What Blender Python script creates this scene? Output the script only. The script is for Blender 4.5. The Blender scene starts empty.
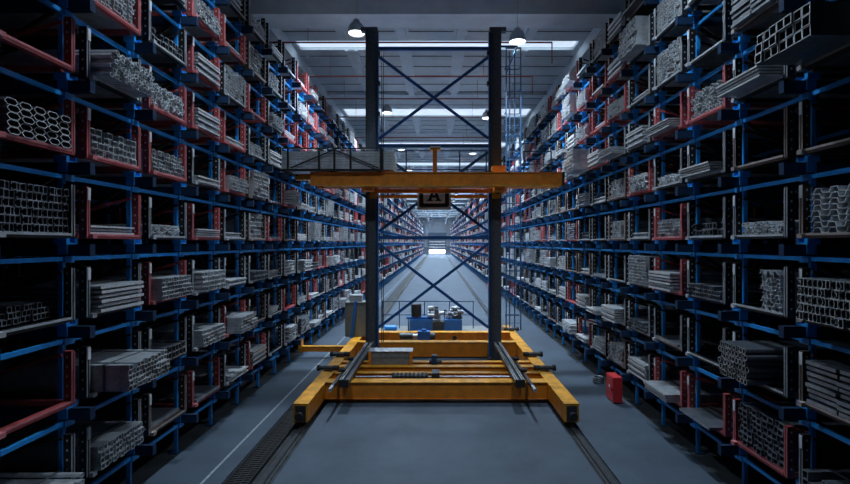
import bpy, math, random
from mathutils import Vector, Matrix

S = bpy.context.scene
COL = S.collection
PI = math.pi
rnd = random.Random(7)

# ------------------------------------------------------------------ materials
def mat(name, col, metal=0.0, rough=0.5, noise=0.0, nscale=6.0, bump=0.0, spec=0.5):
    m = bpy.data.materials.new(name)
    m.use_nodes = True
    nt = m.node_tree
    b = nt.nodes['Principled BSDF']
    b.inputs['Base Color'].default_value = (*col, 1)
    b.inputs['Metallic'].default_value = metal
    b.inputs['Roughness'].default_value = rough
    b.inputs['Specular IOR Level'].default_value = spec
    if noise > 0:
        tc = nt.nodes.new('ShaderNodeTexCoord')
        n = nt.nodes.new('ShaderNodeTexNoise')
        n.inputs['Scale'].default_value = nscale
        n.inputs['Detail'].default_value = 6
        n.inputs['Roughness'].default_value = 0.65
        nt.links.new(tc.outputs['Object'], n.inputs['Vector'])
        r = nt.nodes.new('ShaderNodeValToRGB')
        r.color_ramp.elements[0].position = 0.3
        r.color_ramp.elements[1].position = 0.7
        r.color_ramp.elements[0].color = (*[c * (1 - noise) for c in col], 1)
        r.color_ramp.elements[1].color = (*[min(1, c * (1 + noise)) for c in col], 1)
        nt.links.new(n.outputs['Fac'], r.inputs['Fac'])
        nt.links.new(r.outputs['Color'], b.inputs['Base Color'])
        if bump > 0:
            bp = nt.nodes.new('ShaderNodeBump')
            bp.inputs['Strength'].default_value = bump
            bp.inputs['Distance'].default_value = 0.01
            nt.links.new(n.outputs['Fac'], bp.inputs['Height'])
            nt.links.new(bp.outputs['Normal'], b.inputs['Normal'])
    return m

def emit(name, col, strength):
    m = bpy.data.materials.new(name)
    m.use_nodes = True
    nt = m.node_tree
    b = nt.nodes['Principled BSDF']
    b.inputs['Base Color'].default_value = (*col, 1)
    b.inputs['Emission Color'].default_value = (*col, 1)
    b.inputs['Emission Strength'].default_value = strength
    return m

M_BLUE = mat('blue_paint', (0.025, 0.33, 0.86), 0.0, 0.36, 0.2, 9)
M_CBLUE = mat('crane_blue_paint', (0.016, 0.105, 0.32), 0.0, 0.42, 0.2, 9)
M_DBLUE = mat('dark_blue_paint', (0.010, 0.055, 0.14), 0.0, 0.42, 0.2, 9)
M_RED = mat('red_oxide_paint', (0.34, 0.05, 0.052), 0.0, 0.5, 0.3, 8)
M_BLACK = mat('black_steel', (0.016, 0.017, 0.020), 0.2, 0.42, 0.3, 8)
M_BROWN = mat('brown_steel', (0.06, 0.035, 0.030), 0.3, 0.45, 0.3, 8)
M_EDGE = mat('lit_edge_steel', (0.56, 0.58, 0.62), 0.1, 0.45, 0.25, 12)  # light catching the front edges of black cassettes, put into the colour
M_STEEL = mat('mill_steel', (0.48, 0.51, 0.55), 0.6, 0.42, 0.3, 7)
M_STEEL2 = mat('galvanised_steel', (0.68, 0.71, 0.75), 0.5, 0.42, 0.25, 9)
M_DSTEEL = mat('dark_rolled_steel', (0.15, 0.17, 0.20), 0.6, 0.42, 0.3, 7)
M_CUT = mat('bare_cut_edge', (0.82, 0.85, 0.88), 0.3, 0.4, 0.25, 30)
M_TAG = mat('white_tag', (0.82, 0.84, 0.88), 0, 0.5)
M_ORANGE = mat('orange_paint', (0.72, 0.225, 0.014), 0.0, 0.45, 0.22, 5)
M_YELLOW = mat('yellow_paint', (0.68, 0.30, 0.022), 0.0, 0.45, 0.45, 5)
M_MACH = mat('dark_machine_metal', (0.06, 0.065, 0.075), 0.5, 0.4, 0.3, 12)
M_CABINET = mat('grey_cabinet', (0.20, 0.21, 0.19), 0.1, 0.5, 0.15, 5)
M_GREY = mat('grey_block', (0.20, 0.21, 0.215), 0.1, 0.6, 0.25, 10)
M_WHITE = mat('white_board', (0.90, 0.91, 0.93), 0, 0.5)
M_INK = mat('black_ink', (0.012, 0.012, 0.016), 0, 0.5)
M_FIRE = mat('fire_red', (0.55, 0.03, 0.035), 0, 0.4, 0.12, 6)
M_PIPE = mat('red_pipe', (0.30, 0.06, 0.045), 0, 0.5, 0.2, 6)
M_LAMP = mat('lamp_housing', (0.42, 0.45, 0.48), 0.2, 0.45, 0.1, 5)
M_GLOW = emit('lamp_glow', (0.88, 0.95, 1.0), 2.2)
M_SKY = emit('skylight_daylight', (0.72, 0.85, 1.0), .32)
M_TANK = mat('bright_blue_tank', (0.02, 0.25, 0.75), 0, 0.35, 0.1, 5)
M_RUBBER = mat('rubber', (0.015, 0.015, 0.017), 0, 0.7)
M_MAST = mat('mast_dark_steel', (0.065, 0.078, 0.098), 0.1, 0.6, 0.45, 14)
M_RAIL = mat('rail_steel', (0.10, 0.105, 0.115), 0.7, 0.35, 0.3, 10)
M_PAINT = mat('painted_floor', (0.056, 0.078, 0.110), 0.0, 0.6, 0.25, 0.9, 0.04, 0.3)
M_RAW = mat('raw_concrete', (0.03, 0.035, 0.04), 0, 0.9, 0.5, 2.2, 0.4)
M_LINE = mat('white_floor_line', (0.26, 0.29, 0.33), 0, 0.6, 0.4, 14)
M_WALL = mat('dark_cladding', (0.06, 0.065, 0.075), 0, 0.7, 0.2, 2)
M_CEIL = mat('ceiling_panel', (0.55, 0.59, 0.63), 0, 0.7, 0.12, 1.2)
M_BEAM = mat('concrete_beam', (0.62, 0.67, 0.72), 0, 0.75, 0.12, 1.5)
M_FARW = mat('pale_cladding', (0.72, 0.76, 0.80), 0, 0.6, 0.08, 1)
M_DOOR = mat('grey_blue_door', (0.30, 0.37, 0.48), 0, 0.5, 0.08, 1)

# ------------------------------------------------------------------ mesh builder
class MB:
    def __init__(self):
        self.v, self.f, self.m, self.mats, self.sm = [], [], [], [], []
    def mi(self, m):
        if m not in self.mats:
            self.mats.append(m)
        return self.mats.index(m)
    def add(self, vs, fs, m, smooth=False):
        o = len(self.v); k = self.mi(m)
        self.v += [tuple(p) for p in vs]
        for f in fs:
            self.f.append([i + o for i in f]); self.m.append(k); self.sm.append(smooth)
    def box(self, x0, x1, y0, y1, z0, z1, m):
        if x0 > x1: x0, x1 = x1, x0
        if y0 > y1: y0, y1 = y1, y0
        if z0 > z1: z0, z1 = z1, z0
        self.add([(x0,y0,z0),(x1,y0,z0),(x1,y1,z0),(x0,y1,z0),(x0,y0,z1),(x1,y0,z1),(x1,y1,z1),(x0,y1,z1)],
                 [(3,2,1,0),(4,5,6,7),(0,1,5,4),(1,2,6,5),(2,3,7,6),(3,0,4,7)], m)
        return self
    def bar(self, p, q, w, h, m, up=(0,0,1)):
        p, q = Vector(p), Vector(q); d = (q - p).normalized(); up = Vector(up)
        if abs(d.dot(up)) > 0.98: up = Vector((0,1,0))
        s = d.cross(up).normalized() * w / 2; u = s.cross(d).normalized() * h / 2
        vs = [p-s-u, p+s-u, p+s+u, p-s+u, q-s-u, q+s-u, q+s+u, q-s+u]
        self.add(vs, [(3,2,1,0),(4,5,6,7),(0,1,5,4),(1,2,6,5),(2,3,7,6),(3,0,4,7)], m)
        return self
    def cyl(self, p, q, r, m, n=14, r2=None, caps=True):
        p, q = Vector(p), Vector(q); d = (q - p).normalized()
        a = Vector((0,0,1)) if abs(d.z) < 0.9 else Vector((1,0,0))
        s = d.cross(a).normalized(); u = s.cross(d).normalized()
        r2 = r if r2 is None else r2
        A = [p + (s*math.cos(2*PI*i/n) + u*math.sin(2*PI*i/n))*r for i in range(n)]
        B = [q + (s*math.cos(2*PI*i/n) + u*math.sin(2*PI*i/n))*r2 for i in range(n)]
        self.add(A + B, [(i, (i+1) % n, n+(i+1) % n, n+i) for i in range(n)], m, True)
        if caps:
            self.add(A, [tuple(range(n))[::-1]], m); self.add(B, [tuple(range(n))], m)
        return self
    def lathe(self, c, prof, m, n=24, axis='z'):
        vs, fs = [], []
        for r, z in prof:
            for i in range(n):
                a = 2*PI*i/n
                vs.append((c[0] + r*math.cos(a), c[1] + r*math.sin(a), c[2] + z))
        for k in range(len(prof)-1):
            for i in range(n):
                fs.append((k*n+i, k*n+(i+1) % n, (k+1)*n+(i+1) % n, (k+1)*n+i))
        self.add(vs, fs, m, True)
        return self
    def ext(self, outer, x0, x1, m, inner=None, cut=None):
        """a (y,z) outline run along x; with inner it is a hollow section"""
        n = len(outer)
        vs = [(x0, y, z) for y, z in outer] + [(x1, y, z) for y, z in outer]
        fs = [(i, (i+1) % n, n+(i+1) % n, n+i) for i in range(n)]
        if inner is None:
            fs += [tuple(range(n, 2*n))]; caps = [tuple(range(n))[::-1]]
        else:
            k = len(vs)
            vs += [(x0, y, z) for y, z in inner] + [(x1, y, z) for y, z in inner]
            fs += [(k+i, k+n+i, k+n+(i+1) % n, k+(i+1) % n) for i in range(n)]
            caps = [(i, k+i, k+(i+1) % n, (i+1) % n) for i in range(n)]
            fs += [(n+i, n+(i+1) % n, k+n+(i+1) % n, k+n+i) for i in range(n)]
        self.add(vs, fs, m)
        o = len(self.v) - len(vs); kk = self.mi(cut or M_CUT)
        for f in caps: self.f.append([i + o for i in f]); self.m.append(kk); self.sm.append(False)
        return self
    def poly(self, pts, y0, y1, m):
        """an (x,z) outline with thickness along y"""
        n = len(pts)
        vs = [(x, y0, z) for x, z in pts] + [(x, y1, z) for x, z in pts]
        self.add(vs, [tuple(range(n)), tuple(range(n, 2*n))[::-1]] + [(i, (i+1) % n, n+(i+1) % n, n+i) for i in range(n)], m)
        return self
    def mesh(self, name):
        me = bpy.data.meshes.new(name)
        me.from_pydata(self.v, [], self.f)
        for m in self.mats: me.materials.append(m)
        me.polygons.foreach_set('material_index', self.m)
        me.polygons.foreach_set('use_smooth', self.sm)
        me.update()
        return me
    def obj(self, name, parent=None, label=None, kind=None):
        return link(name, self.mesh(name), parent, label, kind)

def link(name, me, parent=None, label=None, kind=None):
    o = bpy.data.objects.new(name, me); COL.objects.link(o)
    if parent is not None: o.parent = parent
    if label: o['label'] = label
    if kind: o['kind'] = kind
    return o

def tag(o, label, cat, group=None, kind=None):
    o['label'] = label; o['category'] = cat
    if group: o['group'] = group
    if kind: o['kind'] = kind
    return o

def thing(name, label, cat, loc=(0,0,0), rz=0.0, group=None):
    o = bpy.data.objects.new(name, None); COL.objects.link(o)
    o.location = loc; o.rotation_euler = (0, 0, rz); o.empty_display_size = 0.2
    return tag(o, label, cat, group)

def dup(root, loc, rz, label, group=None):
    r = root.copy(); COL.objects.link(r); r.location = loc; r.rotation_euler = (0, 0, rz); r['label'] = label
    if group: r['group'] = group
    for ch in list(root.children):
        c = ch.copy(); COL.objects.link(c); c.parent = r
        for g in list(ch.children):
            d = g.copy(); COL.objects.link(d); d.parent = c
    return r

ORD = ('first second third fourth fifth sixth seventh eighth ninth tenth eleventh twelfth thirteenth fourteenth fifteenth '
       'sixteenth seventeenth eighteenth').split()

# ------------------------------------------------------------------ layout numbers
BAY, Y0 = 1.18, 4.21            # rack bay pitch and first post
NB = 119                        # bays to the far end
NEAR = 16                       # bays whose contents are individual things
NL = 9                          # levels
def BZ(k): return 0.45 + 0.955 * k          # beam height
def LZ(k): return BZ(k) + 0.24              # cassette seat
def PY(n): return Y0 + BAY * n
def CY(n): return Y0 + BAY * (n + 0.5)
XP, XC = 4.37, 4.17             # post front, cassette front
YEND = 147.0
CEIL = 11.6

# ------------------------------------------------------------------ the hall
def struct(name, mb): return mb.obj(name, kind='structure')
struct('floor', MB().box(-11, 11, -3, YEND + 14, -0.25, -0.03, M_RAW))
lane = MB()
for a, b in ((-4.28, -3.14), (-2.40, 2.42), (2.68, 4.2)):
    lane.box(a, b, -3, YEND + 14, -0.03, 0.0, M_PAINT)
struct('floor_lane_surface', lane)
struct('floor_line', MB().box(-3.45, -3.41, -3, YEND, 0.0, 0.003, M_LINE))
struct('wall_left', MB().box(-11.2, -11, -3, YEND, -0.25, CEIL + .2, M_WALL))
struct('wall_right', MB().box(11, 11.2, -3, YEND, -0.25, CEIL + .2, M_WALL))
struct('wall_near', MB().box(-11.2, 11.2, -3.2, -3, -0.25, CEIL + .2, M_WALL))
fw = MB()
DX0, DX1, DZ = -2.5, 2.6, 6.4
fw.box(-11.2, DX0, YEND, YEND + .3, -.25, CEIL + .2, M_FARW).box(DX1, 11.2, YEND, YEND + .3, -.25, CEIL + .2, M_FARW)
fw.box(DX0, DX1, YEND, YEND + .3, DZ, CEIL + .2, M_FARW)
struct('wall_far', fw)
tr = MB()
for i in range(12):
    x = -11 + i * 2.0
    tr.box(x, x + .06, YEND - .06, YEND, DZ + .3, CEIL, M_WALL if False else M_BEAM)
struct('trim_1', tr)
struct('trim_2', MB().box(-11, DX0 - .3, YEND - .08, YEND, -.03, 2.2, M_DOOR).box(DX1 + .3, 11, YEND - .08, YEND, -.03, 2.2, M_DOOR))
d = MB()
for i in range(6):
    d.box(DX0, DX1, YEND + .05, YEND + .13, 1.35 + i * .85, 1.35 + i * .85 + .83, M_DOOR)
d.box(DX0 - .3, DX0, YEND - .12, YEND + .02, -.03, DZ + .4, M_DOOR).box(DX1, DX1 + .3, YEND - .12, YEND + .02, -.03, DZ + .4, M_DOOR)
d.box(DX0 - .3, DX1 + .3, YEND - .12, YEND + .02, DZ, DZ + .4, M_DOOR)
struct('door_1', d)

# roof: panels between the skylight bands, ribs, the big cross beam
SKY = [(18.45 + 9.35 * i, 19.3 + 9.35 * i + (.9 if i else 0)) for i in range(14)]
c = MB(); yy = -3.2
for a, b in SKY:
    c.box(-11.2, 11.2, yy, a, CEIL, CEIL + .25, M_CEIL)
    c.box(-11.2, -5.7, a, b, CEIL, CEIL + .25, M_CEIL).box(5.7, 11.2, a, b, CEIL, CEIL + .25, M_CEIL)
    yy = b
c.box(-11.2, 11.2, yy, YEND + .3, CEIL, CEIL + .25, M_CEIL)
struct('ceiling', c)
for i, (a, b) in enumerate(SKY):
    struct('window_%d' % (i + 1), MB().box(-5.7, 5.7, a, b, CEIL + .12, CEIL + .18, M_SKY))
struct('ceiling_beam', MB().box(-11, 11, 14.87, 15.85, 10.9, CEIL, M_BEAM))
seam = MB(); y = 16.4
while y < 140:
    if not any(a - .1 < y < b + .1 for a, b in SKY):
        seam.box(-11, 11, y, y + .035, CEIL - .02, CEIL, M_WALL)
    y += 1.17
struct('ceiling_panel_line', seam)
for i in range(14):
    a = SKY[i][1] + .2 if i else 15.85
    b = SKY[i][0] - .3 if i == 0 else (SKY[i + 1][0] - .3 if i < 13 else YEND)
    if i == 0:
        a, b = 15.85, 24.6
    else:
        a, b = SKY[i][0] - .9, SKY[i][0] + 5.6
    rb = MB()
    spans = [(15.85, SKY[0][0] - .62), (SKY[0][1], 24.6)] if i == 0 else [(SKY[i][1], b)]
    for x in (-3.6, -1.35, 0.9, 3.55):
        for a_, b_ in spans:
            n0 = len(rb.v)
            rb.box(x - .15, x + .15, a_, b_, CEIL - .24, CEIL - .0, M_BEAM)
            if a_ > 16:      # haunched end beside the skylight
                rb.v[n0:] = [(p[0], p[1], CEIL - .04) if abs(p[1] - a_) < 1e-6 and p[2] < CEIL - .1 else p for p in rb.v[n0:]]
            rb.box(x - .26, x + .26, a_, b_, CEIL - .05, CEIL, M_BEAM)
    struct('ceiling_rib_beam', rb)
    yb = 24.7 if i == 0 else b + .1
    struct('ceiling_cross_beam', MB().box(-11, 11, yb, yb + .18, CEIL - .16, CEIL - .02, M_BEAM))
for s in (-1, 1):
    struct('ceiling_edge_beam', MB().box(s * 5.9, s * 6.5, 15.85, YEND, CEIL - .5, CEIL, M_BEAM))

# ------------------------------------------------------------------ racks
def rack(side, sname):
    s = side
    root = thing('storage_rack', 'blue steel bar rack along the %s of the aisle' % ('left side, beside the white floor line' if s < 0 else 'right side, behind the red fire box'),
                 'rack', (s * XP, Y0, -0.03), 0 if s > 0 else PI, 'high bay racks beside the aisle')
    # local frame: +x into the rack, y along it (turned on the left), z from the raw floor
    def ly(y): return (y - Y0) * (1 if s > 0 else -1)
    ZB = 0.03
    top = BZ(8) + .30
    def put(me, name, x, y, z, par=root):
        o = link(name, me, par); o.location = (x, ly(y), z); return o
    pm = MB().box(0, .055, -.022, .022, 0, top + ZB, M_BLUE).box(-.03, .12, -.07, .07, 0, .015, M_DBLUE).mesh('post')
    rm = MB().box(0, .055, -.04, .04, 0, top + ZB, M_BLUE).mesh('rear_post')
    for n in range(100): put(pm, 'post', 0, PY(n), 0)
    st = MB()
    for n in range(100, NB + 1): st.box(0, .09, ly(PY(n)) - .04, ly(PY(n)) + .04, 0, top + ZB, M_BLUE)
    st.obj('post', root, kind='stuff')
    bm_ = MB().box(-.045, -.001, -BAY / 2 + .003, BAY / 2 - .003, -.024, .024, M_BLUE).mesh('beam')
    far = MB()
    for n in range(NB):
        for k in range(NL):
            if n < 11: put(bm_, 'beam', 0, CY(n), BZ(k) + ZB)
            else: far.box(-.045, -.001, ly(CY(n)) - BAY / 2, ly(CY(n)) + BAY / 2, BZ(k) - .024 + ZB, BZ(k) + .024 + ZB, M_BLUE)
    far.obj('beam', root, kind='stuff')
    # arms (transverse channels) with a guide bracket each
    M_ARM = mat('arm_shaded_blue', (0.007, 0.034, 0.09), 0.0, 0.5, 0.2, 9) if s < 0 else bpy.data.materials['arm_shaded_blue']  # rack blue with the shade on the arms put into the colour
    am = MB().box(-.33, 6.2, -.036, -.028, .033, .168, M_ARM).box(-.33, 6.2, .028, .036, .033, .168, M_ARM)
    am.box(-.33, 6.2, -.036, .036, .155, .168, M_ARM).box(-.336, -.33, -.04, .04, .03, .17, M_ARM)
    am = am.mesh('arm')
    br = MB()
    for e in (-1, 1):
        br.box(-.10, .05, e * .045, e * .09, .169, .238, M_BLUE)
        br.box(-.08, .03, e * .041, e * .06, .05, .169, M_BLUE)
    br.box(-.10, .05, -.045, .045, .169, .19, M_BLUE)
    br.box(-.07, -.047, -.07, .07, -.045, .03, M_BLUE)
    br = br.mesh('bracket')
    fa = MB()
    for n in range(NB + 1):
        for k in range(NL):
            if n < 11:
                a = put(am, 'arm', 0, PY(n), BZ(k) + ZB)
                b = link('bracket', br, a)
            else:
                z = BZ(k) + ZB; y = ly(PY(n))
                fa.box(-.33, 3.0 if n < 40 else .4, y - .036, y + .036, z + .033, z + .168, M_DBLUE)  # far arms in dark blue, their shade painted in
                fa.box(-.10, .05, y - .105, y + .105, z + .169, z + .238, M_BLUE)
    fa.obj('arm', root, kind='stuff')
    # rear posts and frame bracing
    dp = MB().bar((0, 0, 0), (1.9, 0, 1.15), .03, .05, M_BROWN).mesh('brace')
    rst = MB()
    for n in range(25):
        for x in (2.0, 4.0, 6.1): put(rm, 'rear_post', x, PY(n), 0)
    for n in range(25, NB + 1):
        for x in (2.0, 6.1): rst.box(x, x + .09, ly(PY(n)) - .04, ly(PY(n)) + .04, 0, top, M_BLUE)
    rst.obj('rear_post', root, kind='stuff')
    for n in range(14):
        for k in range(7):
            z = BZ(k) + .25
            o = link('brace', dp, root); o.location = (.09, ly(PY(n)) + .05, z + 1.15 + ZB - .45); o.rotation_euler = (PI, 0, 0)
    # rear longitudinals seen deep inside
    rl = MB()
    for k in range(NL):
        for x in (2.0, 4.0, 6.05):
            rl.box(x - .045, x - .001, ly(PY(0)), ly(PY(NB)), BZ(k) - .03 + ZB, BZ(k) + .03 + ZB, M_BLUE)
    rl.obj('rear_beam', root, kind='stuff')
    return root
rack(-1, 'left'); rack(1, 'right')

# ------------------------------------------------------------------ cassettes
# local frame: x = 0 at the aisle face, +x into the rack, z = 0 at the seat
CW, CH, CD = 1.00, 0.62, 5.9
def upright_mesh(e, body, edge):
    m = MB(); y0, y1 = sorted((e * (CW / 2), e * (CW / 2 - .05)))
    m.box(0.006, .095, y0, y1, 0, CH, body)
    m.box(0, .006, y0, y0 + .012, 0.02, CH - .01, edge).box(0, .006, y1 - .012, y1, .02, CH - .01, edge)
    for yy in (y0 - .002, y1):
        for j in range(5): m.box(.042, .062, yy, yy + .002, .10 + j * .11, .125 + j * .11, M_STEEL2)  # pale spots painted for light seen through the perforations
    return m.mesh('upright')
def base_mesh(body, edge):
    m = MB().box(0.0, .07, -CW / 2 + .06, CW / 2 - .06, .0, .055, body)
    m.box(-.004, .0, -CW / 2 + .06, CW / 2 - .06, .03, .056, edge)
    m.box(-.05, .0, CW / 2 - .10, CW / 2 - .03, .0, .05, edge)
    return m.mesh('base_bar')
def runner_mesh(body):
    m = MB()
    for e in (-1, 1):
        m.box(.13, CD, e * (CW / 2 - .06), e * CW / 2, 0, .055, body)
        for x in (1.9, 3.8, CD - .1):
            m.box(x, x + .08, e * (CW / 2 - .06), e * CW / 2, .055, CH, body)
        m.bar((.13, e * (CW / 2 - .03), CH - .05), (1.9, e * (CW / 2 - .03), .06), .02, .035, body)
    for x in (1.9, 3.8, CD - .1): m.box(x, x + .08, -CW / 2 + .06, CW / 2 - .06, .0, .055, body)
    return m.mesh('runner_frame')
TAGM = MB().box(-.008, -.001, CW / 2 - .052, CW / 2 - .008, CH - .16, CH - .015, M_TAG).mesh('label_plate')
M_REDEDGE = mat('lit_red_edge', (0.70, 0.22, 0.24), 0, 0.5, 0.2, 10)  # lighter red paints the light on the front edges
M_BRNEDGE = mat('lit_brown_edge', (0.42, 0.35, 0.33), 0.1, 0.5, 0.2, 10)  # brown edge tone with the light painted in
CK = {'red': (M_RED, M_REDEDGE), 'black': (M_BLACK, M_EDGE), 'brown': (M_BROWN, M_BRNEDGE)}
CM = {}
for k, (b, e) in CK.items():
    CM[k] = dict(a=upright_mesh(-1, b, e), b=upright_mesh(1, b, e), base=base_mesh(b, e), run=runner_mesh(b))
CPROTO = {}
GC = {-1: 'cassettes in the left rack', 1: 'cassettes in the right rack'}
def cassette(kind, s, n, k, what):
    col = {'red': 'red', 'black': 'black', 'brown': 'dark brown'}[kind]
    lab = '%s %s cassette, %s rack, %s level up, %s bay from the camera' % (what, col, 'left' if s < 0 else 'right', ORD[k], ORD[n])
    loc = (s * XC, CY(n), LZ(k)); rz = 0 if s > 0 else PI
    if kind not in CPROTO:
        t = thing('storage_cassette', lab, 'cassette', loc, rz, GC[s])
        M = CM[kind]
        link('upright', M['a'], t); link('upright', M['b'], t); link('base_bar', M['base'], t); link('runner_frame', M['run'], t)
        link('label_plate', TAGM, t, 'white label plate')
        CPROTO[kind] = t
        return t
    return dup(CPROTO[kind], loc, rz, lab, GC[s])

# ------------------------------------------------------------------ bar stock
def sec(kind, w, h):
    """outline (and hole) of one bar, centred on y, standing on z = 0"""
    t = min(w, h) * .11
    if kind in ('square', 'flat', 'dense'):
        o = [(-w/2, 0), (w/2, 0), (w/2, h), (-w/2, h)]
        if kind == 'flat': return o, None
        return o, [(-w/2 + t, t), (w/2 - t, t), (w/2 - t, h - t), (-w/2 + t, h - t)]
    if kind == 'round':
        n = 10; c = [(math.cos(2*PI*i/n), math.sin(2*PI*i/n)) for i in range(n)]
        return [(a*w/2, h/2 + b*h/2) for a, b in c], [(a*(w/2 - t), h/2 + b*(h/2 - t)) for a, b in c]
    if kind == 'hex':
        a = w * .22
        o = [(-w/2, h/2), (-w/2 + a, 0), (w/2 - a, 0), (w/2, h/2), (w/2 - a, h), (-w/2 + a, h)]
        return o, [(-w/2 + 1.5*t, h/2), (-w/2 + a + t*.6, t), (w/2 - a - t*.6, t), (w/2 - 1.5*t, h/2), (w/2 - a - t*.6, h - t), (-w/2 + a + t*.6, h - t)]
    if kind == 'channel':
        l = h * .3
        return [(-w/2, 0), (w/2, 0), (w/2, l), (w/2 - t, l), (w/2 - t, t), (-w/2 + t, t), (-w/2 + t, h - t), (w/2 - t, h - t), (w/2 - t, h - l), (w/2, h - l), (w/2, h), (-w/2, h)], None
    if kind == 'hat':
        f, u = w * .22, w * .12
        return [(-w/2, 0), (-w/2 + f, 0), (-w/2 + f + u, h - t), (w/2 - f - u, h - t), (w/2 - f, 0), (w/2, 0), (w/2, t), (w/2 - f + t, t), (w/2 - f - u + t, h), (-w/2 + f + u - t, h), (-w/2 + f - t, t), (-w/2, t)], None
    raise ValueError(kind)
def one_bar(kind, w, h, L, m, cut=None):
    o, i = sec(kind, w, h)
    return MB().ext(o, 0, L, m, i, cut).mesh('bar')
def grid(kind, cols, rows, W, H):
    """seats of the bars of one bundle: (y, z, cell w, cell h)"""
    w, h = W / cols, H / rows
    out = []
    for r in range(rows):
        sh = (r % 2) * w * .5 if kind in ('hex', 'round') and cols > 5 else 0
        for c_ in range(cols - (1 if sh else 0)):
            out.append((-W/2 + w * (c_ + .5) + sh, r * h, w, h, r, c_))
    return out
def bundle_mesh(kind, cols, rows, W, H, L, m, seed):
    rr = random.Random(seed); b = MB()
    for y, z, w, h, r, c_ in grid(kind, cols, rows, W, H):
        if kind in ('dense', 'round', 'channel') and r == rows - 1 and rr.random() < .2: continue
        o, i = sec(kind, w * .96, h * (.62 if kind == 'flat' else .97))
        dx = rr.uniform(0, .05)
        b.ext([(p + y, q + z) for p, q in o], dx, L, m, None if i is None else [(p + y, q + z) for p, q in i], M_STEEL if m is M_DSTEEL else None)
    if kind == 'flat':     # thin laths between the layers
        for r in range(rows):
            for x in (.5, 2.6, 4.7):
                b.box(x, x + .06, -W/2, W/2, r * H / rows + H / rows * .62, (r + 1) * H / rows, M_BROWN)
    return b.mesh('profile_bundle')
def strap_mesh(W, H):
    a, t = .006, .03
    m = MB()
    m.box(.30, .30 + t, -W/2 - a, W/2 + a, H + .001, H + a, M_DSTEEL)
    m.box(.30, .30 + t, -W/2 - a, -W/2 - .001, .0, H, M_DSTEEL).box(.30, .30 + t, W/2 + .001, W/2 + a, .0, H, M_DSTEEL)
    return m.mesh('strap')

# kinds of bundle: section, columns, rows, width, height, material, words
KINDS = {
    'small_tubes':  ('dense', 12, 5, .84, .32, M_STEEL, 'pack of small square tubes'),
    'tall_dense':   ('dense', 12, 9, .84, .58, M_STEEL, 'tall pack of small tubes'),
    'tall_square':  ('square', 8, 6, .84, .57, M_STEEL, 'tall pack of square tubes'),
    'flat_low':     ('flat', 1, 3, .84, .12, M_STEEL2, 'low stack of flat plates'),
    'flat_mid':     ('flat', 1, 6, .84, .34, M_STEEL, 'stack of flat sheets'),
    'flat_tall':    ('flat', 2, 8, .82, .50, M_DSTEEL, 'tall stack of flat bars'),
    'sheet':        ('flat', 1, 1, .86, .07, M_DSTEEL, 'single layer of dark sheet'),
    'channels':     ('channel', 9, 4, .82, .34, M_STEEL2, 'pack of lipped channels'),
    'channels_low': ('channel', 10, 2, .82, .20, M_DSTEEL, 'low pack of lipped channels'),
    'rounds':       ('round', 11, 6, .80, .40, M_STEEL, 'pile of round tubes'),
    'rounds_low':   ('round', 13, 3, .82, .17, M_STEEL2, 'low pile of round tubes'),
    'hexes':        ('hex', 11, 6, .84, .34, M_STEEL2, 'honeycomb pack of profiles'),
    'hats':         ('hat', 5, 5, .84, .30, M_STEEL, 'pack of hat profiles'),
    'squares':      ('square', 12, 4, .82, .28, M_STEEL, 'pack of square hollow tubes'),
    'bars_tall':    ('square', 9, 7, .82, .55, M_DSTEEL, 'tall pack of dark hollow bars'),
    'corrugated':   ('hat', 3, 10, .36, .50, M_STEEL2, 'stack of wavy profiles'),
    'dark_dense':   ('dense', 14, 3, .82, .19, M_DSTEEL, 'low pack of dark small bars'),
    'plates':       ('flat', 1, 4, .86, .15, M_STEEL, 'layered flat plates'),
}
BM, BS = {}, {}
GB = {-1: 'steel packs in the left rack', 1: 'steel packs in the right rack'}
def bundle(kind, s, n, k, protrude=0.0, shift=0.0):
    sk, cols, rows, W, H, m, words = KINDS[kind]
    if kind not in BM:
        BM[kind] = bundle_mesh(sk, cols, rows, W, H, 5.4, m, hash(kind) % 1 + len(kind)); BS[kind] = strap_mesh(W, H)
    loc = (s * (XC + .04 - protrude), CY(n) + shift, LZ(k) + .057); rz = 0 if s > 0 else PI
    o = link('profile_bundle', BM[kind]); o.location = loc; o.rotation_euler = (0, 0, rz)
    tag(o, '%s, %s rack, %s level up, %s bay from the camera' % (words, 'left' if s < 0 else 'right', ORD[k], ORD[n]), 'steel bundle', GB[s])
    if n < 7 and H > .15:
        link('strap', BS[kind], o, 'dark steel strap')
    return o

# stacks whose bars are separate things
def loose(name, kind, s, n, k, cols, rows, W, H, m, protrude, words, where, group, cat, shift=0.0, skip=(), L=5.4, cut=None):
    w, h = W / cols, H / rows
    me = one_bar(kind, w * .97, h * .98, L, m, cut); me.name = name
    rr = random.Random(n * 31 + k)
    rw = ['bottom', 'second', 'third', 'fourth', 'fifth', 'sixth', 'seventh', 'eighth']
    for y, z, _w, _h, r, c_ in grid(kind, cols, rows, W, H):
        if (r, c_) in skip: continue
        o = link(name, me); o.rotation_euler = (0, 0, 0 if s > 0 else PI)
        yy = y if s > 0 else -y
        o.location = (s * (XC + .04 - protrude + rr.uniform(0, .035)), CY(n) + shift + yy, LZ(k) + .057 + z)
        tag(o, '%s, %s along %s row of %s' % (words, ORD[c_], rw[r], where), cat, group)

special = {}
def L_(n, k, col, *a): special[(-1, n, k)] = (col, a)
def R_(n, k, col, *a): special[(1, n, k)] = (col, a)
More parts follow.
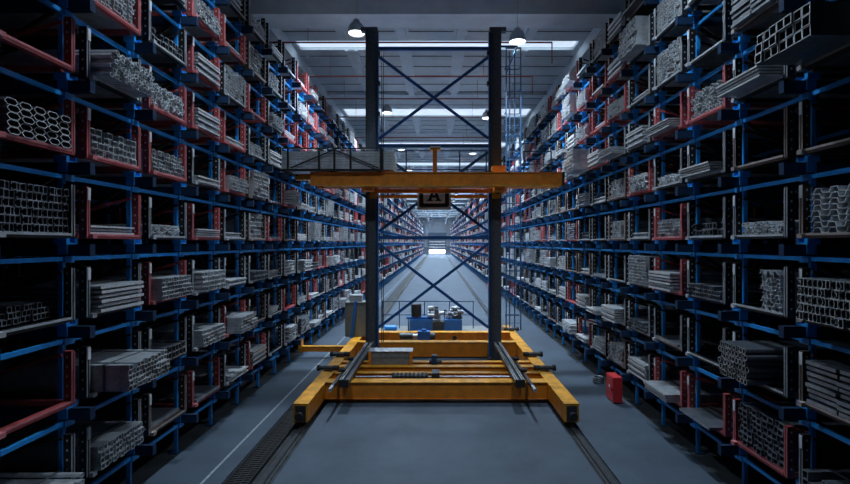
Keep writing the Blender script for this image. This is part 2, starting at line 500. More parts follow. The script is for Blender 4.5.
# right rack, from the photograph
R_(0, 6, 'brown'); R_(0, 5, 'brown', 'LOOSE'); R_(0, 4, 'brown', 'rounds_low', -.5); R_(0, 3, 'brown', 'LOOSE'); R_(0, 2, 'brown', 'LOOSE')
R_(0, 1, 'brown', 'flat_tall', .05); R_(0, 0, 'black', 'channels_low', .1)
R_(1, 7, 'black', 'flat_mid', .2); R_(1, 6, 'brown', 'flat_tall', .15); R_(1, 5, 'black', 'plates', .35); R_(1, 4, 'brown'); R_(1, 3, 'black', 'rounds_low', .02)
R_(1, 2, 'black', 'corrugated', .05, -.2); R_(1, 1, 'black', 'LOOSE'); R_(1, 0, 'red', 'bars_tall', .03)
R_(2, 7, 'black', 'flat_mid', .1); R_(2, 6, 'black'); R_(2, 5, 'red', 'rounds', .05); R_(2, 4, 'black', 'plates', .25); R_(2, 3, 'black', 'channels_low', .02)
R_(2, 2, 'black', 'dark_dense', .1); R_(2, 1, 'black'); R_(2, 0, 'red', 'sheet', .25)
R_(3, 8, 'black', 'tall_dense', .02); R_(3, 7, 'black', 'tall_dense', .05); R_(3, 6, 'black', 'tall_dense', .05); R_(3, 5, 'red', 'plates', .25); R_(3, 4, 'black', 'rounds_low', .05)
R_(3, 3, 'red', 'small_tubes', .02); R_(3, 2, 'red', 'flat_mid', .2); R_(3, 1, 'black', 'sheet', .1); R_(3, 0, 'red', 'plates', .3)
R_(4, 7, 'black', 'tall_square', .3); R_(4, 6, 'black', 'flat_low', .0); R_(4, 5, 'black', 'flat_mid', .15); R_(4, 4, 'red', 'hexes', .1); R_(4, 3, 'black', 'flat_low')
R_(4, 2, 'black', 'tall_dense', .1); R_(4, 1, 'black', 'dark_dense', .1); R_(4, 0, 'black', 'flat_mid', .1)
R_(5, 8, 'black', 'flat_mid', .1); R_(5, 7, 'red', 'flat_mid', .1); R_(5, 6, 'red', 'small_tubes', .1); R_(5, 5, 'black', 'plates', .35)
R_(6, 5, 'red', 'flat_mid', .2); R_(6, 6, 'red', 'flat_low'); R_(7, 5, 'black', 'tall_square', .5)
# left rack
L_(0, 6, 'red'); L_(0, 5, 'red'); L_(0, 4, 'red', 'LOOSE'); L_(0, 3, 'black', 'LOOSE'); L_(0, 2, 'black', 'dark_dense', -.15); L_(0, 1, 'red'); L_(0, 0, 'black', 'rounds_low', .25)
L_(1, 7, 'red'); L_(1, 6, 'red', 'tall_dense', .02); L_(1, 5, 'black', 'hexes', .3); L_(1, 4, 'red', 'channels', .05); L_(1, 3, 'red', 'flat_low', .02); L_(1, 2, 'black', 'flat_mid', .15)
L_(1, 1, 'black', 'small_tubes', .5); L_(1, 0, 'black', 'squares', .15)
L_(2, 8, 'black', 'flat_mid', .1); L_(2, 7, 'black', 'flat_tall', .1); L_(2, 6, 'black', 'channels_low', .05); L_(2, 5, 'red', 'hexes', .06); L_(2, 4, 'red', 'small_tubes', .05); L_(2, 3, 'black', 'rounds_low')
L_(2, 2, 'red', 'small_tubes', .2); L_(2, 1, 'black', 'channels_low', .1); L_(2, 0, 'brown', 'sheet')
L_(3, 7, 'red', 'small_tubes', .1); L_(3, 6, 'red', 'flat_mid', .1); L_(3, 5, 'red', 'flat_mid', .1); L_(3, 4, 'black', 'flat_low', .1); L_(3, 3, 'red', 'plates', .1); L_(3, 2, 'black', 'channels', .2)
L_(3, 1, 'black', 'squares', .2); L_(3, 0, 'red', 'sheet', .1)
L_(4, 7, 'red', 'flat_low'); L_(4, 6, 'black', 'tall_dense', .05); L_(4, 5, 'red', 'flat_low', .05); L_(4, 4, 'red', 'squares', .15); L_(4, 3, 'black', 'flat_low')
L_(4, 2, 'black', 'flat_low', .1); L_(4, 1, 'red', 'small_tubes', .35)

POOL = ['small_tubes', 'tall_dense', 'tall_square', 'flat_low', 'flat_low', 'flat_mid', 'flat_mid', 'flat_tall', 'channels', 'channels_low',
        'rounds', 'rounds_low', 'hexes', 'hats', 'squares', 'plates', 'plates', 'sheet']
for n in range(NEAR):
    for k in range(NL):
        for s in (-1, 1):
            if (s, n, k) == (-1, 7, 5): continue          # this cassette is on the crane
            if (s, n, k) in special:
                col, a = special[(s, n, k)]
            else:
                col = rnd.choice(['red', 'red', 'red', 'black', 'black', 'black', 'black', 'brown'] if (s < 0 and k > 2) or k > 4 else ['red', 'black', 'black', 'black', 'brown'])
                a = (rnd.choice(POOL), rnd.choice([0, .03, .06, .1, .15, .25])) if rnd.random() < .84 else ()
            cassette(col, s, n, k, 'loaded' if a else 'empty')
            if a and a[0] != 'LOOSE': bundle(a[0], s, n, k, a[1] if len(a) > 1 else 0, a[2] if len(a) > 2 else 0)

loose('square_tube', 'square', 1, 0, 5, 7, 3, .76, .33, M_DSTEEL, .60, 'large square tube', 'the stack at top right', 'large square tubes at top right', 'tube', .05)
loose('hat_profile', 'hat', 1, 0, 3, 4, 8, .86, .50, M_STEEL2, .0, 'wavy profile', 'the eye-level stack in right rack', 'wavy profiles in the right rack', 'profile')
loose('channel_bar', 'channel', 1, 0, 2, 13, 5, .72, .46, M_DSTEEL, .22, 'lipped channel', 'the stack below eye level at right', 'lipped channels in the right rack', 'channel', -.03)
loose('round_tube', 'round', 1, 1, 1, 9, 6, .60, .46, M_DSTEEL, .32, 'round tube', 'the lower right pile', 'round tubes in the right rack', 'tube', .1)
loose('hexagonal_tube', 'hex', -1, 0, 4, 5, 5, .80, .36, M_DSTEEL, .06, 'six-sided tube', 'the honeycomb stack at left', 'six-sided tubes in the left rack', 'tube', .04)
loose('narrow_channel', 'channel', -1, 0, 3, 13, 6, .84, .50, M_DSTEEL, .02, 'narrow channel', 'the eye-level stack at left', 'narrow channels in the left rack', 'channel', .02, cut=M_STEEL)

# the far bays: one mass of cassettes, one of bundles
fc, fb = MB(), MB()
rf = random.Random(21)
for s in (-1, 1):
    for n in range(NEAR, NB):
        for k in range(NL):
            b, e = CK[rf.choice(['red', 'red', 'black', 'black', 'black', 'black', 'brown', 'brown'])]
            x, y, z = s * XC, CY(n), LZ(k)
            for q in (-1, 1):
                fc.box(x, x + s * .13, y + q * (CW/2 - .06), y + q * CW/2, z, z + CH, b)
            fc.box(x, x + s * .07, y - CW/2 + .06, y + CW/2 - .06, z, z + .055, b if n > 60 else e)
            if rf.random() < .82:
                H = rf.choice([.12, .12, .2, .3, .35, .45, .58]); p = rf.choice([0, .03, .1, .2]); W = rf.uniform(.7, .86)
                m = rf.choice([M_STEEL, M_STEEL2, M_STEEL2, M_STEEL]); L = 2.2
                rows = max(1, round(H / (.075 if n < 45 else .16)))
                for r in range(rows):
                    h = H / rows
                    fb.box(x + s * (.03 - p + rf.uniform(0, .02)), x + s * L, y - W/2, y + W/2, z + .057 + r * h, z + .057 + (r + .72) * h, m)
                fb.box(x + s * .3, x + s * (L - .1), y - W/2 + .05, y + W/2 - .05, z + .056, z + .056 + H * .9, m)
tag(fc.obj('distant_cassettes'), 'rows of red and black cassettes in the far half of both racks', 'cassettes', kind='stuff')
tag(fb.obj('distant_bundles'), 'pale steel packs filling the far half of both racks', 'steel bundles', kind='stuff')

# ------------------------------------------------------------------ floor rails and cable chain
def rail(x, lab):
    m = MB().box(x - .035, x + .035, -3, YEND - 2, -.012, .03, M_RAIL).box(x - .08, x + .08, -3, YEND - 2, -.03, -.012, M_RAIL)
    m.box(x - .012, x + .012, -3, YEND - 2, -.012, .0, M_RAIL)
    tag(m.obj('crane_rail'), lab, 'rail', 'crane rails in the floor')
rail(-2.55, 'dark steel crane rail in floor groove beside the cable chain')
rail(2.55, 'dark steel crane rail in narrow floor groove nearest the red fire box')
ch = thing('cable_chain', 'black ribbed cable chain lying in the left floor trench', 'cable chain', (-2.9, 3.0, -.03))
m = MB()
for i in range(160):
    y = i * .069
    m.add([(-.16, y, .012), (.16, y + .05, .012), (.16, y + .085, .012), (-.16, y + .035, .012), (-.16, y, .05), (.16, y + .05, .05), (.16, y + .085, .05), (-.16, y + .035, .05)],
          [(3,2,1,0),(4,5,6,7),(0,1,5,4),(1,2,6,5),(2,3,7,6),(3,0,4,7)], M_RUBBER)
    m.box(-.18, -.15, y, y + .06, .0, .06, M_BLACK).box(.15, .18, y, y + .06, 0, .06, M_BLACK)
m.obj('chain_links', ch)
MB().cyl((-.06, 0, .03), (-.06, 11, .03), .014, M_RUBBER, 8).obj('cable', ch)
MB().cyl((.05, 0, .03), (.05, 11, .03), .016, M_RUBBER, 8).obj('cable', ch)

# ------------------------------------------------------------------ the stacker crane
CR = thing('stacker_crane', 'tall blue and orange stacker crane standing on the floor rails mid aisle', 'crane', (0, 13, 0))
def P(name, mb, parent=None, label=None):
    o = mb.obj(name, parent or CR, label)
    if parent is None: o.matrix_parent_inverse = Matrix.Translation((0, -13, 0))
    return o
def box(x0, x1, y0, y1, z0, z1, m): return MB().box(x0, x1, y0, y1, z0, z1, m)
# end trucks
for s, x0, x1 in ((-1, -2.71, -2.45), (1, 2.42, 2.68)):
    m = MB().box(x0, x1, 8.72, 17.0, .10, .44, M_ORANGE).box(x0 - .015, x1 + .015, 8.70, 17.02, .44, .46, M_YELLOW)
    m.box(x0 - .01, x1 + .01, 8.70, 8.72, .12, .45, M_YELLOW)
    for y in (9.9, 11.2, 12.5, 14.6, 15.8):
        m.box(x0 - .012, x0, y, y + .03, .10, .44, M_YELLOW).box(x1, x1 + .012, y, y + .03, .10, .44, M_YELLOW)
    t = P('end_truck', m, None, 'orange end beam with yellow top')
    xc = (x0 + x1) / 2
    for y in (8.95, 16.6):
        P('wheel', MB().cyl((xc - .06, y, .16), (xc + .06, y, .16), .13, M_RUBBER, 20).cyl((xc - .08, y, .16), (xc + .08, y, .16), .05, M_MACH, 12), t)
    P('buffer', MB().cyl((xc, 8.70, .26), (xc, 8.58, .26), .055, M_RUBBER, 16).cyl((xc, 8.58, .26), (xc, 8.55, .26), .075, M_RUBBER, 16), t, 'black rubber buffer')
    P('end_plate', box(x0 + .03, x1 - .03, 8.685, 8.70, .13, .42, M_MACH), t, 'end plate darkened as shade')  # dark colour paints the shade on the truck's front face
    # drive motors straddling the truck
    for y, l in ((10.95, 1), (12.3, 0), (15.9, 1)):
        mm = MB().cyl((xc - .24 * s, y, .53), (xc + .26 * s, y, .53), .048, M_MACH, 16).cyl((xc - .24 * s, y, .53), (xc - .10 * s, y, .53), .06, M_RUBBER, 16)
        mm.cyl((xc + .20 * s, y, .53), (xc + .27 * s, y, .53), .07, M_RUBBER, 16)
        mm.box(xc - .10, xc + .10, y - .08, y + .08, .46, .51, M_MACH)
        for j in range(4): mm.cyl((xc + s * (-.05 + j * .05), y, .53), (xc + s * (-.035 + j * .05), y, .53), .062, M_MACH, 16)
        P('drive_motor', mm, t, 'dark drive motor')
# base cross beams
def cross(y0, y1, z0, z1, m1, m2, x0=-2.45, x1=2.42):
    m = MB().box(x0, x1, y0, y1, z0, z1 - .012, m1).box(x0, x1, y0 - .02, y1 + .02, z1 - .012, z1 + .004, m2).box(x0, x1, y0 - .02, y1 + .02, z0 - .01, z0, m1)
    return P('cross_beam', m, None, 'orange cross beam')
f = cross(10.06, 10.30, .10, .455, M_ORANGE, M_YELLOW)
cross(10.82, 10.95, .18, .44, M_ORANGE, M_YELLOW)
cross(11.40, 11.58, .20, .43, M_ORANGE, M_YELLOW)
cross(11.86, 11.99, .20, .43, M_ORANGE, M_YELLOW)
cross(14.02, 14.26, .05, .475, M_ORANGE, M_YELLOW)
rb = cross(15.2, 15.45, .08, .545, M_ORANGE, M_YELLOW)
P('hole_disc', MB().cyl((.58, 15.185, .36), (.58, 15.199, .36), .075, M_INK, 18), rb, 'dark round hole')  # black disc paints the dark inside a hole
P('platform', box(-2.1, 2.1, 15.47, 17.0, .36, .44, M_GREY), None, 'grey rear deck')
# drive shaft along the second bar
sh = MB().cyl((-1.0, 10.56, .43), (-.2, 10.56, .43), .075, M_MACH, 18)
for j in range(9): sh.cyl((-1.02 + j * .095, 10.56, .43), (-.98 + j * .095, 10.56, .43), .092, M_RUBBER, 18)
sh.cyl((-1.86, 10.56, .43), (-1.0, 10.56, .43), .022, M_STEEL, 10).cyl((-.2, 10.56, .43), (1.66, 10.56, .43), .022, M_STEEL, 10)
sh.box(-.12, .06, 10.48, 10.82, .2, .53, M_MACH)
P('drive_shaft', sh, None, 'dark geared shaft')
cp = MB().box(-.14, .0, 11.75, 11.9, .2, .62, M_DBLUE).cyl((-.2, 11.82, .45), (.12, 11.82, .45), .06, M_MACH, 14).cyl((.02, 11.7, .38), (.02, 11.95, .38), .10, M_MACH, 14)
P('gearbox', cp, None, 'dark blue gearbox')
# grey block between the rails
bl = MB()
for z in (.436, .60): bl.box(-1.69, -.66, 11.62, 11.98, z, z + .15, M_GREY)
bl.box(-1.73, -.62, 11.60, 12.0, .75, .77, M_STEEL2)
g = P('ballast_block', bl, None, 'grey two-layer block')
P('corner_post', box(-1.73, -1.66, 11.585, 11.62, .436, .75, M_ORANGE), g, 'orange corner post')
P('corner_post', box(-.69, -.62, 11.585, 11.62, .436, .75, M_ORANGE), g, 'orange corner post')
P('support_plate', box(-1.95, 2.3, 12.7, 13.1, .06, .10, M_GREY), None, 'grey floor plate')
# telescopic forks along the sides
for s, xa, xb in ((-1, -1.97, -2.17), (1, 1.76, 1.98)):
    m = MB()
    for dx in (-.07, .07):
        m.box(xa + dx - .018, xa + dx + .018, 9.72, 13.5, .47, .60, M_MACH)
        m.box(xa + dx - .03, xa + dx + .03, 9.72, 13.5, .585, .60, M_STEEL2)
    m.box(xa - .07, xa + .07, 9.75, 13.4, .50, .52, M_MACH).box(xa - .10, xa + .10, 9.70, 9.73, .45, .61, M_RUBBER)
    t = P('transfer_rail', m, None, 'grey steel transfer rail')
    P('slide', MB().box(xb - .03, xb + .03, 9.55, 11.9, .48, .55, M_MACH).poly([(xb - .03, .48), (xb + .03, .48), (xb + .03, .55), (xb - .03, .55)], 9.3, 9.55, M_STEEL), t, 'dark sliding bar with pale tip')
    rl = MB()
    for y in (10.15, 10.9, 11.6, 12.4): rl.cyl((xb - .09, y, .60), (xb + .09, y, .60), .045, M_RUBBER, 14)
    P('guide_roller', rl, t, 'black guide roller') if False else None
    for y in (10.5, 11.55): P('guide_roller', MB().cyl((xb - .07, y, .595), (xb + .07, y, .595), .044, M_RUBBER, 14), t, 'black guide roller')
# yellow arm reaching to the left rack
P('side_arm', MB().box(-4.12, -2.75, 13.95, 14.1, .20, .36, M_ORANGE).box(-4.12, -2.75, 13.93, 14.12, .35, .365, M_YELLOW).box(-4.2, -4.1, 13.92, 14.12, .18, .56, M_YELLOW), None, 'yellow side arm with upturned end')
# masts
for s, xa, xb in ((-1, -2.12, -1.82), (1, 1.61, 1.91)):
    m = MB().box(xa, xb, 13.65, 13.68, .08, 9.86, M_MAST).box(xa + .04, xb - .04, 13.68, 13.93, .08, 9.86, M_MAST).box(xa, xb, 13.93, 13.96, .08, 9.86, M_MAST)
    m.box(xa - .08, xb + .08, 13.6, 14.01, .05, .09, M_MAST)
    xi = xb if s < 0 else xa
    t = P('mast', m, None, 'dark steel mast')
    P('guide_rail', box(xi - .005 * s, xi - .06 * s, 13.80, 13.96, .1, 9.8, M_CBLUE), t, 'blue guide strip')
    P('mast_cap', MB().box(xa - .05, xb + .05, 13.62, 13.99, 9.86, 9.9, M_MAST).box(xa - .14 if s < 0 else xb, xa if s < 0 else xb + .14, 13.62, 13.8, 9.78, 9.9, M_MAST), t, 'dark top cap')
    for z in (9.1, 8.2, 7.3): P('cable_clip', box(xi - .06 * s, xi - .12 * s, 13.7, 13.8, z, z + .12, M_MAST), t)
    P('rack_strip', box(xa + .03, xa + .06, 13.635, 13.65, .2, 9.7, M_MACH), t, 'pale toothed strip')
XL, XR = -1.76, 1.55
for z in (9.36, 6.43, 3.66): P('mast_tie', box(XL, XR, 13.84, 13.93, z - .05, z + .05, M_CBLUE), None, 'blue horizontal tie')
for za, zb in ((9.12, 6.65), (6.25, 3.85), (3.48, .95)):
    P('mast_brace', MB().bar((XL, 13.87, za), (XR, 13.87, zb), .04, .085, M_CBLUE), None, 'blue diagonal brace')
    P('mast_brace', MB().bar((XL, 13.92, zb), (XR, 13.92, za), .04, .085, M_CBLUE), None, 'blue diagonal brace')
# ladder with cage hoops behind the right mast
ld = MB()
for x in (2.42, 2.60, 2.78, 2.93):
    ld.box(x - .018, x + .018, 16.08 if x in (2.42, 2.93) else 16.45, 16.12 if x in (2.42, 2.93) else 16.49, .46, 10.35, M_DBLUE)
for i in range(12):
    z = .9 + i * .8
    ld.box(2.42, 2.93, 16.45, 16.475, z, z + .03, M_DBLUE)
    ld.box(2.41, 2.43, 16.1, 16.47, z, z + .03, M_DBLUE).box(2.92, 2.94, 16.1, 16.47, z, z + .03, M_DBLUE)
lad = P('ladder', ld, None, 'dark blue caged ladder')
P('top_frame', MB().box(2.40, 2.95, 16.08, 16.12, 10.30, 10.35, M_DBLUE).box(1.85, 2.45, 13.96, 14.0, 9.45, 9.5, M_DBLUE).box(2.41, 2.45, 14.0, 16.1, 9.45, 9.5, M_DBLUE), lad)
for i in range(32):
    z = .7 + i * .3
    P('rung', MB().cyl((2.44, 16.1, z), (2.91, 16.1, z), .010, M_DBLUE, 6), lad)
# carriage
ca = P('carriage', MB().box(-3.5, 3.45, 12.70, 12.86, 5.10, 5.43, M_ORANGE).box(-3.5, 3.45, 12.67, 12.90, 5.43, 5.455, M_ORANGE).box(-3.1, 3.4, 12.60, 12.92, 5.06, 5.10, M_YELLOW)
       .box(-3.5, 3.45, 13.42, 13.56, 5.10, 5.455, M_ORANGE), None, 'orange lifting carriage beam')
P('end_stop', box(3.45, 3.52, 12.68, 13.56, 5.10, 5.46, M_BROWN), ca)
P('lower_bar', MB().box(-1.78, 1.56, 13.3, 13.4, 4.96, 5.06, M_ORANGE).box(-1.78, 1.56, 13.28, 13.42, 4.95, 4.965, M_YELLOW), ca, 'orange lower bar')
P('lower_bar', MB().box(-1.78, 1.56, 14.15, 14.28, 4.90, 4.98, M_ORANGE).box(-1.78, 1.56, 14.13, 14.30, 4.885, 4.90, M_YELLOW), ca, 'orange lower bar')
P('spacer', box(-.13, -.07, 14.16, 14.27, 4.98, 5.09, M_ORANGE), ca)
P('rear_bar', box(-2.3, 2.1, 14.15, 14.28, 5.09, 5.16, M_ORANGE), ca, 'orange rear bar')
for xa in (-2.1, 1.62):
    P('side_plate', box(xa, xa + .28, 12.92, 13.42, 4.98, 5.09, M_ORANGE), ca)
    P('tie_plate', box(xa - .10 if xa < 0 else xa + .31, xa + .0 if xa < 0 else xa + .41, 13.42, 14.30, 4.98, 5.12, M_ORANGE), ca)
for xa, xb, s in ((-2.06, -1.76, 1), (1.62, 1.92, -1)):
    P('clamp_plate', MB().poly([(xa, 5.07), (xb, 5.07), (xb - (.02 if s > 0 else .08), 4.82), (xa + (.08 if s > 0 else .02), 4.82)], 13.56, 13.62, M_YELLOW), ca, 'yellow clamp plate')
P('guide_wheel', MB().cyl((-2.0, 13.45, 5.02), (-2.0, 13.62, 5.02), .08, M_RUBBER, 16), ca)
P('guide_wheel', MB().cyl((1.78, 13.45, 5.02), (1.78, 13.62, 5.02), .08, M_RUBBER, 16), ca)
P('fork', MB().box(-4.0, -3.2, 12.92, 13.12, 5.28, 5.37, M_YELLOW).box(-3.9, -3.0, 12.9, 13.14, 5.37, 5.44, M_ORANGE), ca, 'yellow fork tip reaching into the rack')
P('motor_housing', MB().box(1.56, 1.94, 12.95, 13.3, 5.456, 5.68, M_ORANGE).box(1.35, 1.56, 13.0, 13.2, 5.456, 5.54, M_MACH), ca, 'orange motor housing')
P('centre_post', MB().box(-.12, .0, 13.05, 13.17, 5.1, 6.14, M_ORANGE).box(-.2, .1, 12.98, 13.24, 6.14, 6.19, M_YELLOW), ca, 'orange post')
P('post_cap', box(-.2, .1, 12.98, 13.24, 6.19, 6.235, M_TAG), ca, 'white cap')
P('post_foot', box(-.14, .02, 12.86, 13.42, 5.1, 5.16, M_ORANGE), ca)
gr = MB()
for x in (-.95, .70, 1.52): gr.box(x - .018, x + .018, 14.19, 14.226, 5.16, 6.36, M_DBLUE)
gr.box(-1.32, 1.54, 14.19, 14.226, 6.33, 6.365, M_DBLUE).box(-1.32, 1.54, 14.19, 14.22, 5.75, 5.775, M_DBLUE).box(-1.32, -1.29, 14.19, 14.226, 5.16, 6.36, M_DBLUE)
P('guard_rail', gr, ca, 'thin dark blue guard rail')
gr = MB()
for x in (2.55, 3.35): gr.box(x - .018, x + .018, 13.48, 13.516, 5.455, 6.2, M_DBLUE)
gr.box(2.55, 3.35, 13.48, 13.516, 6.17, 6.2, M_DBLUE).box(2.55, 3.35, 13.48, 13.51, 5.8, 5.825, M_DBLUE)
P('guard_rail', gr, ca, 'short dark blue guard rail')
for x in (-1.35, -.3, .9): P('bolt_light', MB().cyl((x, 12.60, 5.085), (x, 12.58, 5.085), .025, M_YELLOW, 12), ca)
# power unit on the rear deck
pu = P('power_unit', MB().box(-.94, -.15, 15.75, 16.35, .44, .86, M_CBLUE).box(.25, .86, 15.75, 16.35, .44, .86, M_CBLUE).box(-.15, .25, 15.85, 16.3, .44, .78, M_MACH), None, 'dark blue hydraulic power unit')
mt = MB().cyl((-.72, 16.0, .95), (-.72, 16.0, 1.38), .17, M_MACH, 18).box(-1.05, -.15, 15.85, 16.2, .88, .94, M_CBLUE)
for j in range(6): mt.cyl((-.72, 16, 1.0 + j * .06), (-.72, 16, 1.02 + j * .06), .19, M_RUBBER, 18)
P('pump_motor', mt, pu, 'dark finned pump motor')
rv = random.Random(4)
for j in range(34):
    x = rv.uniform(-.35, .75); z = rv.uniform(.86, 1.28); y = rv.uniform(15.85, 16.25)
    if j % 2: P('pipe_fitting', MB().cyl((x, y, z), (x + rv.uniform(.1, .22), y, z + rv.uniform(-.03, .03)), rv.uniform(.035, .07), rv.choice([M_MACH, M_STEEL, M_DSTEEL]), 10).cyl((x + .05, y, .8), (x + .05, y, z), .02, M_DSTEEL, 8), pu)
    else: P('valve', MB().box(x, x + rv.uniform(.08, .16), y, y + .12, .86, z + .02, rv.choice([M_MACH, M_DSTEEL, M_STEEL])), pu)
P('frame_bar', MB().box(-1.0, -.96, 15.8, 15.84, .44, .94, M_DBLUE), pu)
ho = MB(); pts = [Vector((.62 + .12 * math.cos(a), 15.95, 1.12 + .14 * math.sin(a))) for a in [PI * 2 * i / 14 for i in range(15)]]
for a, b in zip(pts, pts[1:]): ho.cyl(a, b, .018, M_STEEL, 6)
P('hose_loop', ho, pu, 'pale hose loop')
P('air_tank', MB().cyl((-1.78, 15.9, .56), (-1.42, 15.9, .56), .10, M_TANK, 18).cyl((-1.78, 15.9, .56), (-1.82, 15.9, .56), .10, M_TANK, 18, .06).cyl((-1.42, 15.9, .56), (-1.38, 15.9, .56), .10, M_TANK, 18, .06).box(-1.75, -1.7, 15.82, 15.98, .44, .48, M_MACH).box(-1.5, -1.45, 15.82, 15.98, .44, .48, M_MACH), None, 'bright blue air tank')
dm = MB().cyl((-1.2, 14.85, .5), (-.78, 14.85, .5), .10, M_MACH, 16).cyl((-.78, 14.85, .5), (-.62, 14.85, .5), .07, M_STEEL, 16).box(-.62, -.22, 14.72, 14.98, .36, .66, M_CBLUE).cyl((-.22, 14.85, .5), (-.06, 14.85, .5), .12, M_MACH, 16)
dm.cyl((-.42, 14.85, .66), (-.42, 14.85, .72), .09, M_CBLUE, 14).box(-1.1, -.2, 14.75, 14.95, .32, .38, M_MACH).box(-1.0, -.9, 14.8, 15.2, .28, .33, M_MACH).box(-.4, -.3, 14.8, 15.2, .28, .33, M_MACH)
P('hoist_drive', dm, None, 'dark blue hoist motor and gear')
dr = MB()
for x in (-1.95, -1.35, -.45, .45, 1.3): dr.box(x - .016, x + .016, 16.5, 16.532, .44, 1.42, M_DBLUE)
dr.box(-1.95, 1.3, 16.5, 16.53, 1.39, 1.42, M_DBLUE).box(-1.95, 1.3, 16.5, 16.525, .91, .935, M_DBLUE)
P('deck_rail', dr, None, 'dark blue rear deck railing')
cb = P('control_cabinet', MB().box(-2.98, -2.30, 14.9, 15.4, .46, 1.55, M_CABINET).box(-3.0, -2.28, 14.88, 15.42, 1.55, 1.58, M_CABINET), None, 'grey control cabinet')
P('cabinet_door', box(-2.95, -2.33, 14.885, 14.9, .52, 1.5, M_CABINET), cb)
P('junction_box', box(-2.85, -2.45, 14.95, 15.3, 1.58, 1.8, M_STEEL), cb, 'pale junction box')
P('stay_bar', MB().bar((-2.74, 14.75, .46), (-2.62, 14.84, 1.62), .09, .09, M_CBLUE), None, 'blue inclined stay')
for x in (-1.68, -1.63): P('hanging_cable', MB().cyl((x, 13.98, .5), (x, 13.98, 9.3), .012, M_RUBBER, 6), None)

# sign board hung under the carriage
sg = thing('hanging_sign', 'pale board with black rounded frame and letter A under the orange carriage', 'sign', (-.085, 13.60, 4.48))
def rrect(w, h, r, n=6):
    pts = []
    for cx, cz, a0 in ((w/2 - r, h - r, 0), (-w/2 + r, h - r, PI/2), (-w/2 + r, r, PI), (w/2 - r, r, 1.5*PI)):
        for i in range(n + 1):
            a = a0 + PI/2*i/n; pts.append((cx + r*math.cos(a), cz + r*math.sin(a)))
    return pts
MB().poly(rrect(.99, .80, .03), 0, .05, M_WHITE).obj('board', sg)
MB().poly([(x, z + .08) for x, z in rrect(.88, .68, .07)], -.006, -.001, M_INK).obj('frame_band', sg, 'black rounded frame')
MB().poly([(x, z + .19) for x, z in rrect(.64, .48, .04)], -.011, -.0065, M_WHITE).obj('inner_panel', sg)
A = MB()
for pts in ([(-.21, .26), (-.04, .26), (-.04, .30), (-.21, .30)], [(.04, .26), (.21, .26), (.21, .30), (.04, .30)],
            [(-.17, .30), (-.08, .30), (.02, .62), (-.05, .62)], [(.08, .30), (.17, .30), (.05, .62), (-.02, .62)],
            [(-.11, .36), (.11, .36), (.09, .43), (-.09, .43)]):
    A.poly(pts, -.016, -.0115, M_INK)
A.obj('letter', sg, 'black slab-serif letter A')
for x in (-.4, .4): MB().box(x - .015, x + .015, -.05, .02, .80, .84, M_MACH).obj('hanger', sg)

# cassette on the carriage, half way into the left rack
cc = thing('truss_cassette', 'black truss-sided cassette on the orange carriage, running into the left rack', 'cassette', (-1.5, 13.06, 5.465))
for e in (-1, 1):
    m = MB(); y = e * .49
    L = 5.6
    m.box(-L, 0, y - .02, y + .02, 0, .06, M_BLACK).box(-L, 0, y - .02, y + .02, .60, .64, M_BLACK)
    for x in (-.02, -.86, -1.72, -2.57, -3.4, -4.2, -5.0): m.box(x - (.045 if x == -.02 else .03), x + (.045 if x == -.02 else .02), y - .025, y + .025, .06, .60, M_BLACK)
    m.box(-1.33, -1.28, y - .025, y + .025, .06, .60, M_BLACK)
    m.bar((-1.3, y + e * .025, .58), (-.1, y + e * .025, .08), .02, .035, M_BLACK)
    m.bar((-1.3, y + e * .025, .58), (-2.5, y + e * .025, .08), .02, .035, M_BLACK)
    m.obj('side_truss', cc)
m = MB()
for x in (-.1, -1.4, -2.7, -4.0, -5.4): m.box(x - .04, x + .04, -.47, .47, 0, .05, M_BLACK)
m.obj('cross_bar', cc, kind='stuff')
for r in range(7):
    for j, y in enumerate((-.30, 0.0, .30)):
        o = MB().ext(*[sec('square', .28, .062)[0], 0, 5.6, M_STEEL2, sec('square', .28, .062)[1]]).obj('long_bar')
        o.rotation_euler = (0, 0, PI)
        o.location = (-1.14 - rnd.uniform(0, .06), 13.06 + y, 5.465 + .052 + r * .073)
        tag(o, 'pale flat bar, %s layer up, %s of the load on the crane' % (ORD[r], ('camera side', 'middle', 'far side')[j]), 'bar', 'bars loaded on the crane')

# ------------------------------------------------------------------ red boxes on the floor
def firebox(x, y, lab, sc=1.0):
    t = thing('fire_box', lab, 'fire box', (x, y, 0), 0, 'red fire boxes on the floor')
    MB().box(0, .19 * sc, 0, .43 * sc, .025, .57 * sc, M_FIRE).box(.02, .17 * sc, .02, .41 * sc, 0, .025, M_RUBBER).obj('body', t)
    MB().box(-.01, 0, .02, .41 * sc, .05, .55 * sc, M_FIRE).obj('door', t)
    MB().box(-.013, -.01, .20 * sc, .25 * sc, .30 * sc, .36 * sc, M_TAG).obj('sticker', t, 'small pale sticker')
    MB().box(-.024, -.01, .05, .07, .26, .34, M_RUBBER).obj('handle', t)
firebox(3.84, 10.0, 'large red fire box standing on the floor before the right rack')
firebox(3.78, 34.0, 'small distant red fire box farther along the right rack')
firebox(-4.0, 120.0, 'tiny red fire box far down the left rack near the door')
# coiled hose lying by the red box
hs = MB()
for k in range(3):
    pts = [Vector((4.03 + .12 * math.cos(a), 11.5 + .12 * math.sin(a), .04 + k * .05)) for a in [2 * PI * i / 16 for i in range(17)]]
    for a, b in zip(pts, pts[1:]): hs.cyl(a, b, 0.024, M_DSTEEL, 6)
tag(hs.obj('hose_coil'), 'pale coil of hose on the floor behind the red fire box', 'hose')

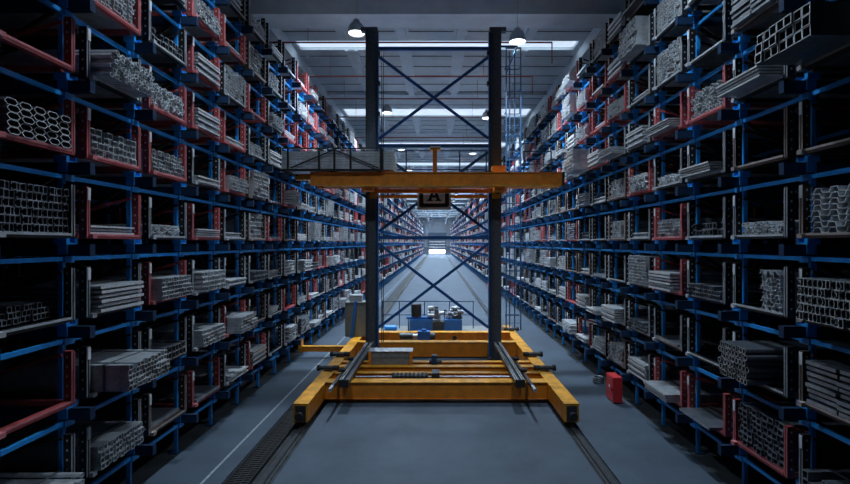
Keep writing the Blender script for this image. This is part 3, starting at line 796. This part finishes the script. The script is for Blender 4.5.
# ------------------------------------------------------------------ lamps, pipes
LAMPS = []
lp = {}
def lamp(x, y, z, lab, power):
    if not lp:
        t = thing('bay_lamp', lab, 'lamp', (x, y, z), 0, 'high bay lamps under the roof')
        MB().lathe((0, 0, 0), [(.255, 0), (.265, .02), (.262, .11), (.235, .22), (.17, .31), (.10, .35), (.09, .43), (.0, .44)], M_LAMP, 28).obj('shade', t)
        MB().lathe((0, 0, 0), [(0, .03), (.245, .03), (.245, .028), (0, .028)], M_GLOW, 28).obj('diffuser', t, 'glowing white lens')
        MB().cyl((0, 0, .42), (0, 0, CEIL - z), .008, M_LAMP, 8).obj('hanger', t)
        lp['t'] = t
    else:
        t = dup(lp['t'], (x, y, z), 0, lab)
    l = bpy.data.lights.new('bay_lamp_light', 'AREA'); l.shape = 'DISK'; l.size = .42; l.energy = power; l.color = (.70, .86, 1.0); l.spread = PI * .68
    o = bpy.data.objects.new('bay_lamp_light', l); COL.objects.link(o); o.location = (x, y, z + .01)
POW = [52, 150, 210, 210, 220, 260, 260, 260, 270, 280, 290, 300, 380, 520, 700]
ys = [7.0, 14.4] + [23.2 + 9.2 * i for i in range(13)]  # nearest pair is out of view, added as fill for the crane front
for i, y in enumerate(ys):
    for s in (-1, 1):
        x = 2.52 * s
        w = POW[min(i, len(POW) - 1)]
        lamp(x, y, 9.78 if s > 0 else 10.05, 'dome lamp hanging under the roof, %s of the %s row from the camera' % (ORD[i], 'left' if s < 0 else 'right'), w)
for i, y in enumerate((16.4, 19.75, 22.8, 26.1, 31.2, 34.4)):
    z = CEIL - .95
    m = MB().cyl((-10.9, y, z), (4.1, y, z), .032, M_PIPE, 8).cyl((4.1, y, z), (4.1, y, z - .75), .022, M_PIPE, 8)
    for x in (-8, -4.6, 2.0): m.cyl((x, y, z), (x, y, CEIL - .004), .01, M_PIPE, 6)
    tag(m.obj('sprinkler_pipe'), 'thin red pipe across under the roof, %s from the camera' % ORD[i], 'pipe', 'red pipes under the roof')

# ------------------------------------------------------------------ world, camera, view
w = bpy.data.worlds.new('World'); S.world = w; w.use_nodes = True
w.node_tree.nodes['Background'].inputs['Color'].default_value = (.75, .87, 1.0, 1)
w.node_tree.nodes['Background'].inputs['Strength'].default_value = 3.0
# daylight panels along the roof
for a, b in SKY:
    l = bpy.data.lights.new('skylight_daylight', 'AREA'); l.shape = 'RECTANGLE'; l.size = 11.2; l.size_y = b - a; l.color = (.62, .83, 1.0)
    i = SKY.index((a, b))
    l.energy = 15 + 5 * min(i, 9)
    o = bpy.data.objects.new('skylight_daylight', l); COL.objects.link(o); o.location = (0, (a + b) / 2, CEIL + .10)

cam = bpy.data.cameras.new('Camera'); co = bpy.data.objects.new('Camera', cam); COL.objects.link(co)
co.location = (0, 0, 3.5); co.rotation_euler = (PI / 2, 0, 0)
cam.sensor_width = 36; cam.sensor_fit = 'HORIZONTAL'; cam.lens = 460 / 850 * 36
cam.shift_x = -12 / 850; cam.shift_y = 1 / 850; cam.clip_start = .05; cam.clip_end = 400
S.camera = co
S.view_settings.view_transform = 'Standard'; S.view_settings.look = 'None'
S.view_settings.exposure = 1.3; S.view_settings.gamma = 1; S.view_settings.use_curve_mapping = False
S.cycles.use_denoising = True
